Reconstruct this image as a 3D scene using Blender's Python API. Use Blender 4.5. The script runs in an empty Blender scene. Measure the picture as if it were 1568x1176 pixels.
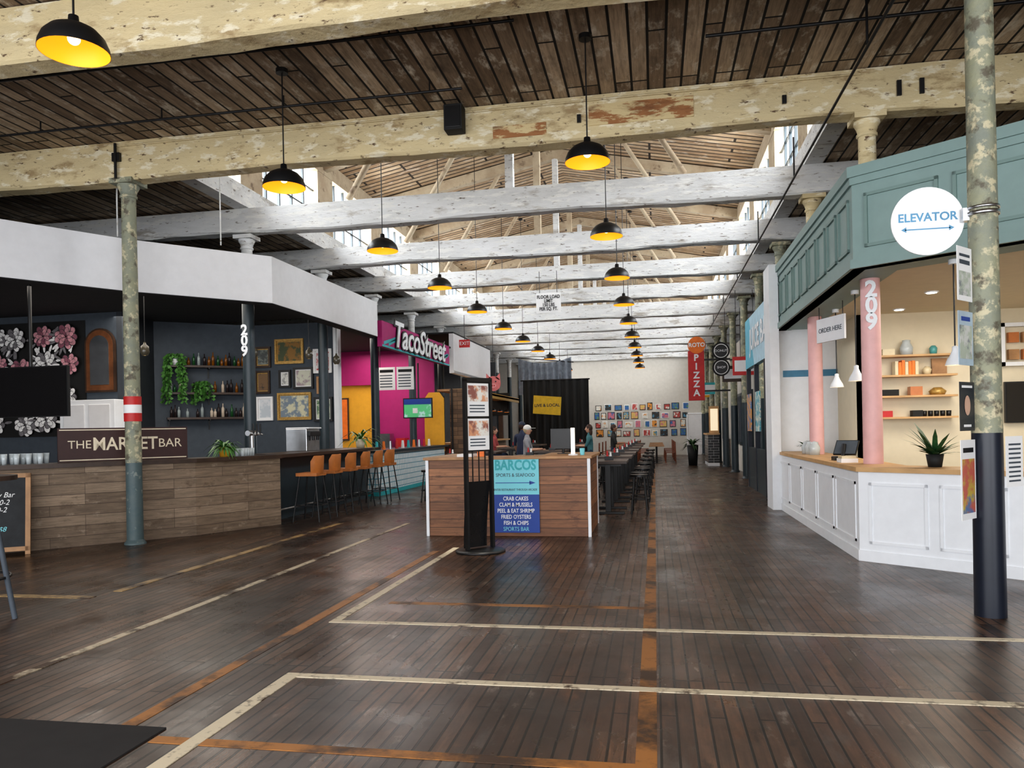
import bpy, math, random
from mathutils import Vector, Matrix
random.seed(7)
S=bpy.context.scene
# ---------------------------------------------------------------- materials
def base(name):
    m=bpy.data.materials.new(name); m.use_nodes=True
    nt=m.node_tree; p=nt.nodes["Principled BSDF"]
    return m,nt,p
def pos(nt,scale=(1,1,1)):
    g=nt.nodes.new("ShaderNodeNewGeometry"); mp=nt.nodes.new("ShaderNodeMapping")
    mp.inputs["Scale"].default_value=scale
    nt.links.new(g.outputs["Position"],mp.inputs["Vector"]); return mp.outputs[0]
def noise(nt,vec,scale,detail=4,rough=.6):
    n=nt.nodes.new("ShaderNodeTexNoise"); n.inputs["Scale"].default_value=scale
    n.inputs["Detail"].default_value=detail; n.inputs["Roughness"].default_value=rough
    nt.links.new(vec,n.inputs["Vector"]); return n.outputs[0]
def ramp(nt,fac,lo,hi):
    r=nt.nodes.new("ShaderNodeMapRange"); r.inputs[1].default_value=lo; r.inputs[2].default_value=hi
    nt.links.new(fac,r.inputs[0]); return r.outputs[0]
def mix(nt,fac,a,b,mode='MIX'):
    n=nt.nodes.new("ShaderNodeMix"); n.data_type='RGBA'; n.blend_type=mode
    if isinstance(fac,(int,float)): n.inputs[0].default_value=fac
    else: nt.links.new(fac,n.inputs[0])
    for i,c in ((6,a),(7,b)):
        if isinstance(c,tuple): n.inputs[i].default_value=(*c,1)
        else: nt.links.new(c,n.inputs[i])
    return n.outputs[2]
def bump(nt,p,h,st=.3,d=.02):
    b=nt.nodes.new("ShaderNodeBump"); b.inputs["Strength"].default_value=st; b.inputs["Distance"].default_value=d
    nt.links.new(h,b.inputs["Height"]); nt.links.new(b.outputs[0],p.inputs["Normal"])
def M(name,col,rough=.6,metal=0,var=.12,scale=6):
    m,nt,p=base(name)
    n=noise(nt,pos(nt),scale)
    dk=tuple(c*(1-var) for c in col); lt=tuple(min(1,c*(1+var)) for c in col)
    nt.links.new(mix(nt,ramp(nt,n,.3,.7),dk,lt),p.inputs["Base Color"])
    p.inputs["Roughness"].default_value=rough; p.inputs["Metallic"].default_value=metal
    return m
def E(name,col,st=1.0):
    m,nt,p=base(name); p.inputs["Base Color"].default_value=(*col,1)
    p.inputs["Emission Color"].default_value=(*col,1); p.inputs["Emission Strength"].default_value=st
    return m
def worn(name,layers,rough=.7,bs=.4,metal=0,basecol=(.5,.5,.5),stretch=(1,1,1)):
    """layers: (colour, noise scale, lo, hi)"""
    m,nt,p=base(name); v=pos(nt,stretch); c=basecol; last=None
    for i,(col,sc,lo,hi) in enumerate(layers):
        mp=nt.nodes.new("ShaderNodeMapping"); mp.inputs["Location"].default_value=(i*7.3,i*3.1,i*5.7)
        nt.links.new(v,mp.inputs[0]); last=noise(nt,mp.outputs[0],sc,6,.65)
        c=mix(nt,ramp(nt,last,lo,hi),c,col)
    nt.links.new(c,p.inputs["Base Color"]); p.inputs["Roughness"].default_value=rough; p.inputs["Metallic"].default_value=metal
    bump(nt,p,last,bs); return m
def planks(name,c1,c2,gap,length,width,axis,rough=.5,over=None,streak=.5,mort=.006,rvar=0,bs=.3):
    m,nt,p=base(name); g=nt.nodes.new("ShaderNodeNewGeometry")
    s=nt.nodes.new("ShaderNodeSeparateXYZ"); nt.links.new(g.outputs["Position"],s.inputs[0])
    c=nt.nodes.new("ShaderNodeCombineXYZ")
    if axis=='y': a,b=s.outputs[1],s.outputs[0]
    elif axis=='x': a,b=s.outputs[0],s.outputs[1]
    else:
        ad=nt.nodes.new("ShaderNodeMath"); nt.links.new(s.outputs[0],ad.inputs[0]); nt.links.new(s.outputs[1],ad.inputs[1])
        a,b=ad.outputs[0],s.outputs[2]
    nt.links.new(a,c.inputs[0]); nt.links.new(b,c.inputs[1])
    br=nt.nodes.new("ShaderNodeTexBrick"); nt.links.new(c.outputs[0],br.inputs["Vector"])
    br.inputs["Scale"].default_value=1; br.inputs["Brick Width"].default_value=length
    br.inputs["Row Height"].default_value=width; br.inputs["Mortar Size"].default_value=mort
    br.inputs["Mortar Smooth"].default_value=.2; br.offset=.37; br.offset_frequency=3
    br.inputs["Color1"].default_value=(*c1,1); br.inputs["Color2"].default_value=(*c2,1); br.inputs["Mortar"].default_value=(*gap,1)
    mp=nt.nodes.new("ShaderNodeMapping"); mp.inputs["Scale"].default_value=(1,14,1); nt.links.new(c.outputs[0],mp.inputs[0])
    st=noise(nt,mp.outputs[0],2.0,6,.7)
    r=ramp(nt,st,.25,.75); dark=mix(nt,r,(1-streak,)*3,(1+streak,)*3)
    col=mix(nt,1.0,br.outputs["Color"],dark,'MULTIPLY')
    if over:
        for i,(oc,sc,lo,hi) in enumerate(over):
            m2=nt.nodes.new("ShaderNodeMapping"); m2.inputs["Location"].default_value=(i*9.1+2,i*4.7,0); m2.inputs["Scale"].default_value=(1,2.2,1)
            nt.links.new(c.outputs[0],m2.inputs[0])
            col=mix(nt,ramp(nt,noise(nt,m2.outputs[0],sc,7,.7),lo,hi),col,oc)
        col=mix(nt,br.outputs["Fac"],col,gap)
    nt.links.new(col,p.inputs["Base Color"])
    if rvar:
        rn=ramp(nt,noise(nt,c.outputs[0],1.3,5,.6),.3,.7)
        mr=nt.nodes.new("ShaderNodeMapRange"); nt.links.new(rn,mr.inputs[0]); mr.inputs[3].default_value=rough-rvar; mr.inputs[4].default_value=rough+rvar
        nt.links.new(mr.outputs[0],p.inputs["Roughness"])
    else: p.inputs["Roughness"].default_value=rough
    inv=nt.nodes.new("ShaderNodeMath"); inv.operation='SUBTRACT'; inv.inputs[0].default_value=1
    nt.links.new(br.outputs["Fac"],inv.inputs[1]); bump(nt,p,inv.outputs[0],bs,.01)
    return m

floor_m=planks("floor_wood",(.040,.020,.012),(.125,.066,.038),(.004,.003,.002),1.6,.085,'y',.31,
   over=[((.036,.021,.014),.45,.47,.62),((.30,.26,.22),1.9,.60,.76),((.17,.072,.028),.8,.58,.76),((.012,.008,.006),2.6,.58,.70),((.13,.12,.11),.7,.57,.74)],streak=.6,mort=.007,rvar=.12,bs=.6)
deck_m=planks("ceiling_planks",(.17,.115,.072),(.48,.37,.255),(.008,.006,.005),3.2,.2,'y',.8,
   over=[((.72,.65,.53),2.2,.53,.70),((.08,.054,.036),1.1,.52,.74)],streak=.5,mort=.016)
hideck_m=planks("roof_planks",(.36,.24,.14),(.62,.47,.31),(.04,.028,.02),3.0,.22,'x',.8,
   over=[((.26,.16,.09),1.2,.5,.72),((.78,.71,.60),2.4,.54,.7)],streak=.4,mort=.03)
cream=worn("cream_peeling_paint",[((.68,.56,.33),.9,.3,.7),((.38,.28,.15),1.5,.56,.66),((.76,.69,.52),3.5,.54,.62),((.13,.08,.045),8,.60,.67)],.7,.7,basecol=(.56,.47,.29),stretch=(1,1,2.6))
rust=worn("bare_wood_patch",[((.62,.50,.28),3,.47,.53),((.16,.07,.03),2,.5,.7)],.8,.6,basecol=(.33,.15,.06),stretch=(1,1,4))
white=worn("white_peeling_paint",[((.76,.77,.78),1.2,.3,.7),((.40,.37,.33),1.6,.56,.67),((.76,.76,.74),4,.52,.6),((.15,.12,.095),9,.60,.67)],.7,.7,basecol=(.58,.585,.58),stretch=(.6,1,2.6))
truss=worn("truss_paint",[((.52,.44,.32),2,.4,.6),((.22,.16,.11),4,.58,.68)],.8,.4,basecol=(.42,.33,.23))
colm=worn("column_mottled",[((.30,.30,.20),3,.35,.65),((.52,.47,.32),9,.53,.60),((.12,.105,.075),6,.55,.64)],.6,.8,basecol=(.21,.23,.19))
colteal=worn("column_teal",[((.07,.11,.12),4,.4,.6),((.22,.25,.23),9,.6,.66)],.5,.3,basecol=(.09,.125,.13))
navy=M("navy_paint",(.014,.018,.03),.35)
darkcol=M("dark_teal_paint",(.03,.045,.055),.4)
black=M("black_metal",(.010,.010,.011),.4)
blk=M("black_matte",(.012,.012,.012),.7)
pink=M("pink_paint",(.74,.44,.43),.5,var=.06)
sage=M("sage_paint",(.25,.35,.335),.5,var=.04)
sage_d=M("sage_dark_trim",(.20,.29,.27),.5,var=.04)  # darker sage for the soffit panel strips
drywall=M("white_drywall",(.74,.74,.76),.7,var=.03)
offw=M("offwhite_paint",(.82,.84,.87),.5,var=.03)
creamw=M("cream_wall",(.74,.66,.50),.7,var=.03)
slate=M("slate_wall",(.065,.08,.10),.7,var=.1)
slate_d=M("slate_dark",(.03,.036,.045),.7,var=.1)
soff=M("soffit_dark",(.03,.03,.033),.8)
magenta=M("magenta_paint",(.38,.012,.15),.6,var=.05)
yellow=M("yellow_paint",(.74,.38,.03),.6,var=.06)
teal=M("teal_paint",(.04,.40,.44),.5)
wood=M("oak_wood",(.40,.22,.10),.5,var=.25,scale=4)
woodl=M("light_wood",(.58,.36,.17),.5,var=.15,scale=4)
woodd=M("dark_wood",(.05,.028,.018),.4,var=.3)
brownp=M("sign_brown",(.045,.016,.014),.5)
creamt=M("cream_letter",(.75,.66,.5),.5)
farw=M("far_wall_paint",(.58,.56,.52),.8,var=.05)
sidew=M("side_wall",(.18,.155,.13),.9,var=.2)
glass=M("glassware",(.55,.6,.62),.1)
steel=M("steel",(.55,.56,.58),.3,1)
leafm=M("leaf_green",(.08,.22,.045),.5,var=.5,scale=20)
leafd=M("leaf_dark",(.03,.09,.03),.5,var=.5,scale=20)
red=M("red_paint",(.55,.025,.025),.5)
orange=M("orange_paint",(.85,.20,.02),.5)
leather=M("tan_leather",(.46,.16,.035),.5,var=.15)
whitep=M("white_paper",(.85,.85,.85),.6,var=.02)
bluep=M("blue_print",(.015,.06,.32),.5,var=.03)
cyanp=M("cyan_print",(.22,.64,.72),.5,var=.03)
chalk=M("chalkboard",(.02,.022,.025),.7,var=.3)
gold=M("gold_frame",(.45,.28,.08),.4,.3,var=.3,scale=30)
smoke=M("lamp_smoke",(.08,.07,.05),.2)
frontplank=planks("counter_planks_grey",(.15,.105,.07),(.29,.215,.15),(.06,.04,.028),1.7,.15,'h',.6,over=[((.12,.08,.05),2.5,.56,.7),((.34,.27,.2),3.2,.58,.72)],streak=.45,mort=.004)
barcplank=planks("counter_planks_red",(.17,.07,.03),(.34,.15,.065),(.04,.02,.01),1.8,.125,'h',.5,over=[((.12,.045,.02),3,.55,.68)],streak=.5,mort=.004)
stallwood=planks("stall_wood",(.10,.06,.035),(.22,.13,.07),(.03,.02,.01),1.2,.14,'h')
tile=planks("patterned_tile",(.85,.88,.88),(.75,.82,.84),(.10,.34,.45),.14,.14,'h',.3,streak=.1,mort=.012)
btile=planks("black_subway_tile",(.02,.02,.022),(.04,.04,.042),(.35,.35,.35),.3,.1,'h',.2,streak=.1,mort=.008)
lampin=E("lamp_gold_inside",(1.0,.36,.015),.85)
bulb=E("warm_bulb",(1.0,.75,.4),6)
down=E("downlight_glow",(1.0,.93,.8),9)
def tapemat(name,c,lo,hi,sc): return worn(name,[((.06,.033,.02),sc,lo,hi),(tuple(q*.45 for q in c),sc*5,.55,.66)],.5,.1,basecol=c)
tapem=tapemat("tape_white",(.62,.54,.40),.59,.66,3)
tapew=tapemat("tape_white_worn",(.58,.50,.37),.53,.60,1.6)
tapeo=tapemat("tape_orange",(.36,.155,.04),.46,.58,1.6)
tapey=tapemat("tape_ochre",(.42,.28,.12),.46,.57,2.0)
ruberm=M("rubber_mat",(.022,.02,.02),.95)
# ---------------------------------------------------------------- mesh builder
def frame(o,a):
    a=math.radians(a); X=Vector((math.cos(a),math.sin(a),0)); Z=Vector((math.sin(a),-math.cos(a),0)); Y=Vector((0,0,1))
    m=Matrix.Identity(4)
    for i,c in enumerate((X,Y,Z)):
        for j in range(3): m[j][i]=c[j]
    for j in range(3): m[j][3]=o[j]
    return m
class B:
    def __init__(s,name): s.name=name; s.v=[]; s.f=[]; s.mi=[]; s.sm=[]; s.mats=[]
    def add(s,vs,fs,mat,sm=False,T=None):
        if mat not in s.mats: s.mats.append(mat)
        k=s.mats.index(mat); o=len(s.v)
        for v in vs:
            v=Vector(v); s.v.append(T@v if T else v)
        for f in fs: s.f.append([i+o for i in f]); s.mi.append(k); s.sm.append(sm)
        return s
    def bx(s,x0,x1,y0,y1,z0,z1,mat,T=None):
        vs=[(x,y,z) for x in (x0,x1) for y in (y0,y1) for z in (z0,z1)]
        return s.add(vs,[(0,1,3,2),(4,6,7,5),(0,4,5,1),(2,3,7,6),(0,2,6,4),(1,5,7,3)],mat,False,T)
    def prism(s,poly,z0,z1,mat,T=None):
        n=len(poly); vs=[(x,y,z0) for x,y in poly]+[(x,y,z1) for x,y in poly]
        fs=[tuple(range(n))[::-1],tuple(range(n,2*n))]+[(i,(i+1)%n,(i+1)%n+n,i+n) for i in range(n)]
        return s.add(vs,fs,mat,False,T)
    def cyl(s,p0,p1,r,mat,r1=None,n=16,T=None):
        p0=Vector(p0);p1=Vector(p1); d=(p1-p0).normalized(); r1=r if r1 is None else r1
        a=d.orthogonal().normalized(); b=d.cross(a)
        vs=[p0+(a*math.cos(t)+b*math.sin(t))*r for t in [2*math.pi*i/n for i in range(n)]]
        vs+=[p1+(a*math.cos(t)+b*math.sin(t))*r1 for t in [2*math.pi*i/n for i in range(n)]]
        s.add(vs,[(i,(i+1)%n,(i+1)%n+n,i+n) for i in range(n)],mat,True,T)
        s.add(vs[:n],[tuple(range(n))[::-1]],mat,False,T); s.add(vs[n:],[tuple(range(n))],mat,False,T); return s
    def lathe(s,c,prof,mat,n=24,T=None,sm=True):
        vs=[];k=len(prof)
        for i in range(n):
            t=2*math.pi*i/n
            for r,z in prof: vs.append((c[0]+r*math.cos(t),c[1]+r*math.sin(t),c[2]+z))
        fs=[(i*k+j,((i+1)%n)*k+j,((i+1)%n)*k+j+1,i*k+j+1) for i in range(n) for j in range(k-1)]
        return s.add(vs,fs,mat,sm,T)
    def sph(s,c,r,mat,n=12,sc=(1,1,1),T=None):
        vs=[];fs=[]
        for i in range(n+1):
            ph=math.pi*i/n
            for j in range(n*2):
                th=math.pi*j/n
                vs.append((c[0]+r*sc[0]*math.sin(ph)*math.cos(th),c[1]+r*sc[1]*math.sin(ph)*math.sin(th),c[2]+r*sc[2]*math.cos(ph)))
        w=2*n
        for i in range(n):
            for j in range(w): fs.append((i*w+j,(i+1)*w+j,(i+1)*w+(j+1)%w,i*w+(j+1)%w))
        return s.add(vs,fs,mat,True,T)
    def tube(s,pts,r,mat,n=8):
        for a,b in zip(pts[:-1],pts[1:]): s.cyl(a,b,r,mat,n=n)
        return s
    def disc(s,c,r,mat,T,n=28,z=0,rx=1,ry=1,rot=0):
        vs=[]
        for i in range(n):
            t=2*math.pi*i/n; x=r*rx*math.cos(t); y=r*ry*math.sin(t)
            vs.append((c[0]+x*math.cos(rot)-y*math.sin(rot),c[1]+x*math.sin(rot)+y*math.cos(rot),z))
        return s.add(vs,[tuple(range(n))],mat,False,T)
    def text(s,txt,size,T,mat,ext=.002,xs=1.0,al='CENTER',bold=0,shear=0,ls=1):
        cu=bpy.data.curves.new("t",'FONT'); cu.body=txt; cu.size=size; cu.extrude=ext; cu.align_x=al; cu.align_y='CENTER'; cu.offset=bold; cu.shear=shear
        cu.resolution_u=3; cu.space_line=ls
        o=bpy.data.objects.new("t",cu); S.collection.objects.link(o); bpy.context.view_layer.update()
        me=bpy.data.meshes.new_from_object(o.evaluated_get(bpy.context.evaluated_depsgraph_get()))
        s.add([(v.co.x*xs,v.co.y,v.co.z) for v in me.vertices],[tuple(p.vertices) for p in me.polygons],mat,False,T)
        bpy.data.objects.remove(o); bpy.data.curves.remove(cu); bpy.data.meshes.remove(me); return s
    def done(s,bev=0):
        me=bpy.data.meshes.new(s.name)
        xs=[v.x for v in s.v];ys=[v.y for v in s.v];zs=[v.z for v in s.v]
        c=Vector(((min(xs)+max(xs))/2,(min(ys)+max(ys))/2,min(zs)))
        me.from_pydata([v-c for v in s.v],[],s.f)
        for m in s.mats: me.materials.append(m)
        for p,k,sm in zip(me.polygons,s.mi,s.sm): p.material_index=k; p.use_smooth=sm
        o=bpy.data.objects.new(s.name,me); o.location=c; S.collection.objects.link(o)
        if bev:
            b=o.modifiers.new("bevel",'BEVEL'); b.width=bev; b.segments=2; b.limit_method='ANGLE'
        return o
def TT(x=0,y=0,z=0): return Matrix.Translation((x,y,z))
def wallseg(b,p0,p1,z0,z1,mat,th=.12):
    d=(Vector(p1)-Vector(p0)).normalized(); n=Vector((-d.y,d.x))*th
    b.prism([tuple(p0),tuple(p1),(p1[0]+n.x,p1[1]+n.y),(p0[0]+n.x,p0[1]+n.y)],z0,z1,mat)
# ---------------------------------------------------------------- room shell
YF=43.0; XL,XR=-7.45,2.6
beamY=[6.7+3.3*k for k in range(-1,12)]
B("floor").bx(-16,9,-2,YF,-.1,0,floor_m).done()
b=B("ceiling"); b.bx(-16,9,-2,10.15,5.8,5.9,deck_m); b.bx(-16,-7.6,10.15,YF,5.8,5.9,deck_m); b.bx(2.75,9,10.15,YF,5.8,5.9,deck_m); b.done()
EV,RG=7.75,8.8
b=B("roof_monitor")
for xa,xb,za,zb in ((-7.7,-2.42,EV,RG),(-2.42,2.85,RG,EV)):
    b.add([(xa,10.1,za),(xb,10.1,zb),(xb,YF,zb),(xa,YF,za),(xa,10.1,za+.1),(xb,10.1,zb+.1),(xb,YF,zb+.1),(xa,YF,za+.1)],
      [(0,1,2,3),(7,6,5,4),(0,4,5,1),(2,6,7,3),(1,5,6,2),(0,3,7,4)],hideck_m)
b.done()
b=B("gable_light_block"); b.prism([(-7.7,5.9),(2.85,5.9),(2.85,EV),(-2.42,RG),(-7.7,EV)],0,.1,sidew,T=frame((0,10.15,0),0)); b.done()  # unseen gable wall, added to block light above the low deck
B("wall_far").bx(-16,9,YF,YF+.2,0,9.1,farw).done()
B("wall_left").bx(-16.2,-16,-2,YF,0,5.9,sidew).done()
B("wall_right").bx(9,9.2,-2,YF,0,5.9,sidew).done()
for nm,x in (("window_1",XL),("window_2",XR)):
    b=B(nm)
    b.bx(x-.14,x+.14,10.15,YF,5.75,6.12,white)
    b.bx(x-.14,x+.14,10.15,YF,7.45,7.85,truss)
    y=10.2
    while y<YF-.1:
        b.bx(x-.025,x+.025,y-.02,y+.02,6.1,7.5,darkcol); y+=.55
    for z in (6.55,7.0): b.bx(x-.02,x+.02,10.15,YF,z-.015,z+.015,darkcol)
    for yy in beamY:
        if yy>10: b.bx(x-.13,x+.13,yy-.4,yy+.4,6.1,7.5,truss)
    b.done()
def wavy(b,y0,z0,z1,mat,j=.014,hw=.15):
    n=64; vs=[]
    for i in range(n+1):
        x=-16+25*i/n; r=lambda k=1: random.uniform(-j,j)*k
        s=.02*math.sin(i*.37+y0)
        c=.03
        vs+=[(x,y0-hw+c+r(),z0+r()+s),(x,y0+hw-c+r(),z0+r()+s),(x,y0+hw+r(),z0+c+r()+s),(x,y0+hw+r(.5),z1),(x,y0-hw+r(.5),z1),(x,y0-hw+r(),z0+c+r()+s)]
    fs=[(i*6+k,i*6+(k+1)%6,(i+1)*6+(k+1)%6,(i+1)*6+k) for i in range(n) for k in range(6)]
    b.add(vs,fs,mat)
for i,yy in enumerate(beamY):
    if i<=2:
        b=B("timber_beam"); wavy(b,yy,5.25,5.79,cream,.008)
        if i==2:
            b.bx(-.75,.55,yy-.163,yy-.12,5.40,5.66,rust); b.bx(-2.0,-1.3,yy-.163,yy-.12,5.34,5.5,rust)
            for x in (2.9,3.15): b.bx(x,x+.05,yy-.18,yy-.15,5.42,5.6,black)
            for x in (-.9,1.6): b.bx(x,x+.05,yy-.18,yy-.15,5.45,5.55,black)
            b.cyl((-7.5,yy-.2,5.25),(-7.5,yy-.2,5.75),.02,black,n=8); b.bx(-7.56,-7.44,yy-.2,yy-.15,5.5,5.62,black)
            b.tube([(-7.5,yy-.17,5.72),(2.5,yy-.17,5.72)],.012,cream,6)
        b.done()
    else:
        b=B("timber_beam"); dz=random.uniform(-.04,.05)
        wavy(b,yy,5.31+dz,5.75,white,.014)
        b.done()
        b=B("roof_truss")
        for xa,xb,za,zb in ((-7.6,-2.42,EV-.26,RG-.26),(-2.42,2.75,RG-.26,EV-.26)):
            b.add([(xa,yy-.1,za),(xb,yy-.1,zb),(xb,yy+.1,zb),(xa,yy+.1,za),(xa,yy-.1,za+.25),(xb,yy-.1,zb+.25),(xb,yy+.1,zb+.25),(xa,yy+.1,za+.25)],
              [(0,1,2,3),(7,6,5,4),(0,4,5,1),(2,6,7,3),(1,5,6,2),(0,3,7,4)],truss)
        b.bx(-2.49,-2.35,yy-.08,yy+.08,5.75,RG-.1,white if i%2 else truss)
        for sx in (-1,1):
            b.cyl((-2.42+sx*3.0,yy,5.8),(-2.42+sx*1.4,yy,8.4),.06,truss,n=4)
        b.done()
def column(x,y,lo,hi,zsplit,name="iron_column",top=5.25,num=None,numz=3.0,r=.115,foot=True):
    b=B(name)
    b.cyl((x,y,0),(x,y,zsplit),r,lo,r-.005,24); b.cyl((x,y,zsplit),(x,y,top-.22),r-.004,hi,r-.015,24)
    if foot: b.lathe((x,y,0),[(.15,0),(.15,.02),(.13,.04),(r,.07)],lo)
    b.lathe((x,y,top-.24),[(r-.01,0),(.12,.01),(.12,.035),(.105,.05),(.12,.1),(.15,.16),(.15,.2)],hi)
    b.bx(x-.18,x+.18,y-.18,y+.18,top-.05,top+.02,hi)
    if num: b.text(num,.27,frame((x-.02,y-r-.005,numz),0),offw,.004,bold=.009,ls=.72)
    return b
for yy in beamY:
    near=abs(yy-10)<.1
    lx=column(XL,yy,colteal if yy<11 else darkcol,colm if yy<11 else white,1.18 if yy<11 else 4.3,num="2\n0\n9" if abs(yy-13.3)<.1 else None,numz=3.3)
    if near:
        for z,mt in ((1.78,red),(1.90,whitep),(2.02,red)): lx.cyl((XL,yy,z),(XL,yy,z+.12),.12,mt,n=24)
    lx.done()
    if 9<yy<14: column(XR,yy,pink,cream,3.3,num="2\n0\n9" if near else None,numz=2.95,foot=False).done()
    elif abs(yy-6.7)<.1: column(XR-.01,yy,navy,colm,1.45,foot=False).done()
    else: column(XR,yy,darkcol,colm,2.2).done()
tz=[.002]
def tape(x0,x1,y0,y1,m,nm="floor_tape_line"):
    tz[0]+=.0003; B(nm).bx(x0,x1,y0,y1,0,tz[0],m).done()
tape(-.12,-.02,3.0,30,tapeo); tape(-2.4,-.12,6.64,6.72,tapeo); tape(-2.86,-2.77,3.0,9.6,tapeo); tape(-2.56,-.12,3.5,3.58,tapeo)
tape(-2.58,4.5,5.93,6.0,tapem); tape(-2.66,-2.58,5.93,9.9,tapem)
tape(-2.28,4.0,4.57,4.645,tapem); tape(-2.37,-2.28,2.0,4.645,tapem)
tape(-4.17,-4.10,2.5,12.5,tapew); tape(-5.4,-5.3,6.9,12.5,tapey); tape(-7.2,-5.4,6.56,6.66,tapey)
B("rubber_floor_mat").bx(-4.6,-2.58,2.0,3.68,0,.008,ruberm).done()
# ---------------------------------------------------------------- pendants
def pendant(x,y,ztop,rim=4.42,r=.245,nm="dome_pendant_lamp"):
    b=B(nm); k=r/.245
    b.lathe((x,y,rim),[(r,0),(.24*k,.045*k),(.215*k,.105*k),(.165*k,.16*k),(.1*k,.195*k),(.04*k,.21*k),(.035*k,.27*k),(.012,.28*k)],black,32)
    b.lathe((x,y,rim),[(r-.003,.0),(.232*k,.045*k),(.207*k,.1*k),(.158*k,.15*k),(.09*k,.185*k),(.001,.195*k)],lampin,32)
    b.sph((x,y,rim+.10*k),.045*k,bulb,8)
    b.cyl((x,y,rim+.25*k),(x,y,ztop),.008,black,n=6)
    b.cyl((x,y,ztop-.05),(x,y,ztop),.07,black,n=16)
    b.done()
for k in range(11):
    y=5.05+3.3*k
    for x in (-4.19,-.66):
        if k==0 and x>-1: continue
        pendant(x,y,5.8 if y<10 else RG-abs(x+2.42)*.2)
b=B("sprinkler_pipe")
b.tube([(-9,7.55,5.62),(-1.3,7.55,5.62)],.016,black); b.tube([(-9,9.0,5.66),(-2.2,9.0,5.66)],.016,black)
for x in (-8,-6.2,-4.5,-2.6): b.cyl((x,7.55,5.62),(x,7.55,5.8),.01,black,n=6); b.cyl((x,9.0,5.66),(x,9.0,5.8),.01,black,n=6)
b.done()
b=B("sprinkler_pipe"); b.tube([(2.1,3,5.2),(2.1,30,5.2)],.016,black); b.tube([(.6,8.3,5.62),(6,8.3,5.62)],.018,black)
for y in (5,8,12,16,20,24,28): b.cyl((2.1,y,5.2),(2.1,y,5.8),.012,black,n=6)
b.done()
b=B("hanging_conduit")
for x,y,z0 in ((-8.1,10.6,4.65),(-6.9,11.5,4.65),(-9.2,9.2,4.65)): b.cyl((x,y,z0),(x,y,5.8),.012,white,n=6)
b.done()
b=B("wall_speaker"); b.bx(-2.6,-2.36,9.62,9.82,5.43,5.76,blk); b.bx(-2.58,-2.38,9.61,9.62,5.46,5.73,black); b.done(.01)
# ---------------------------------------------------------------- left bar
fas=[(-10.3,6.9),(-8.85,9.14),(-7.92,10.6),(-6.4,12.24),(-6.35,17.2)]
def offs(pl,d):
    out=[]
    for i,p in enumerate(pl):
        dirs=[]
        if i>0: dirs.append((Vector(p)-Vector(pl[i-1])).normalized())
        if i<len(pl)-1: dirs.append((Vector(pl[i+1])-Vector(p)).normalized())
        dd=sum(dirs,Vector((0,0))).normalized(); n=Vector((-dd.y,dd.x)); out.append((p[0]+n.x*d,p[1]+n.y*d))
    return out
def ribbon(b,pl,d,z0,z1,mat):
    q=offs(pl,d)
    for i in range(len(pl)-1): b.prism([pl[i],pl[i+1],q[i+1],q[i]],z0,z1,mat)
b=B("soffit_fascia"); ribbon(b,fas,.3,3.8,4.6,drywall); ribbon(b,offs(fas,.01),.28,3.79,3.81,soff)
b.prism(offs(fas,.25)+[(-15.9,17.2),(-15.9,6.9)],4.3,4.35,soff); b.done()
cnt=[(-9.7,8.05),(-8.2,9.65),(-7.05,10.9),(-6.35,12.3)]
b=B("bar_counter"); ribbon(b,cnt,.45,0,1.14,frontplank)
ribbon(b,offs(cnt,-.06),.62,1.14,1.2,woodd)
b.bx(-7.2,-6.75,12.35,17.4,0,1.14,darkcol); b.bx(-7.3,-6.4,12.2,17.4,1.14,1.2,woodd)
b.cyl((-6.6,12.4,.2),(-6.6,17.3,.2),.02,steel,n=8)
b.done()
pts=[(-15.9,15),(-11.4,15),(-11.7,16.5),(-9.9,17.9),(-7.75,17.9)]
b=B("wall_bar_back")
for i in range(4):
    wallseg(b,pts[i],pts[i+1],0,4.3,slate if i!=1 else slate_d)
b.bx(-7.75,-7.63,17.85,18.05,0,4.3,offw); b.done()
F=frame((-15.6,14.98,1.6),0); b=B("floral_mural"); b.bx(0,3.3,0,2.55,-.01,.0,blk,T=F)
gw=[M("petal_white",(.85,.83,.82),.8,var=.2,scale=9),M("petal_grey",(.20,.19,.20),.8,var=.3,scale=9),M("petal_pink",(.62,.30,.34),.8,var=.3,scale=9),M("petal_dark",(.05,.045,.05),.8),M("petal_mauve",(.28,.10,.14),.8,var=.3,scale=9)]
zc=.002
random.seed(3)
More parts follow.
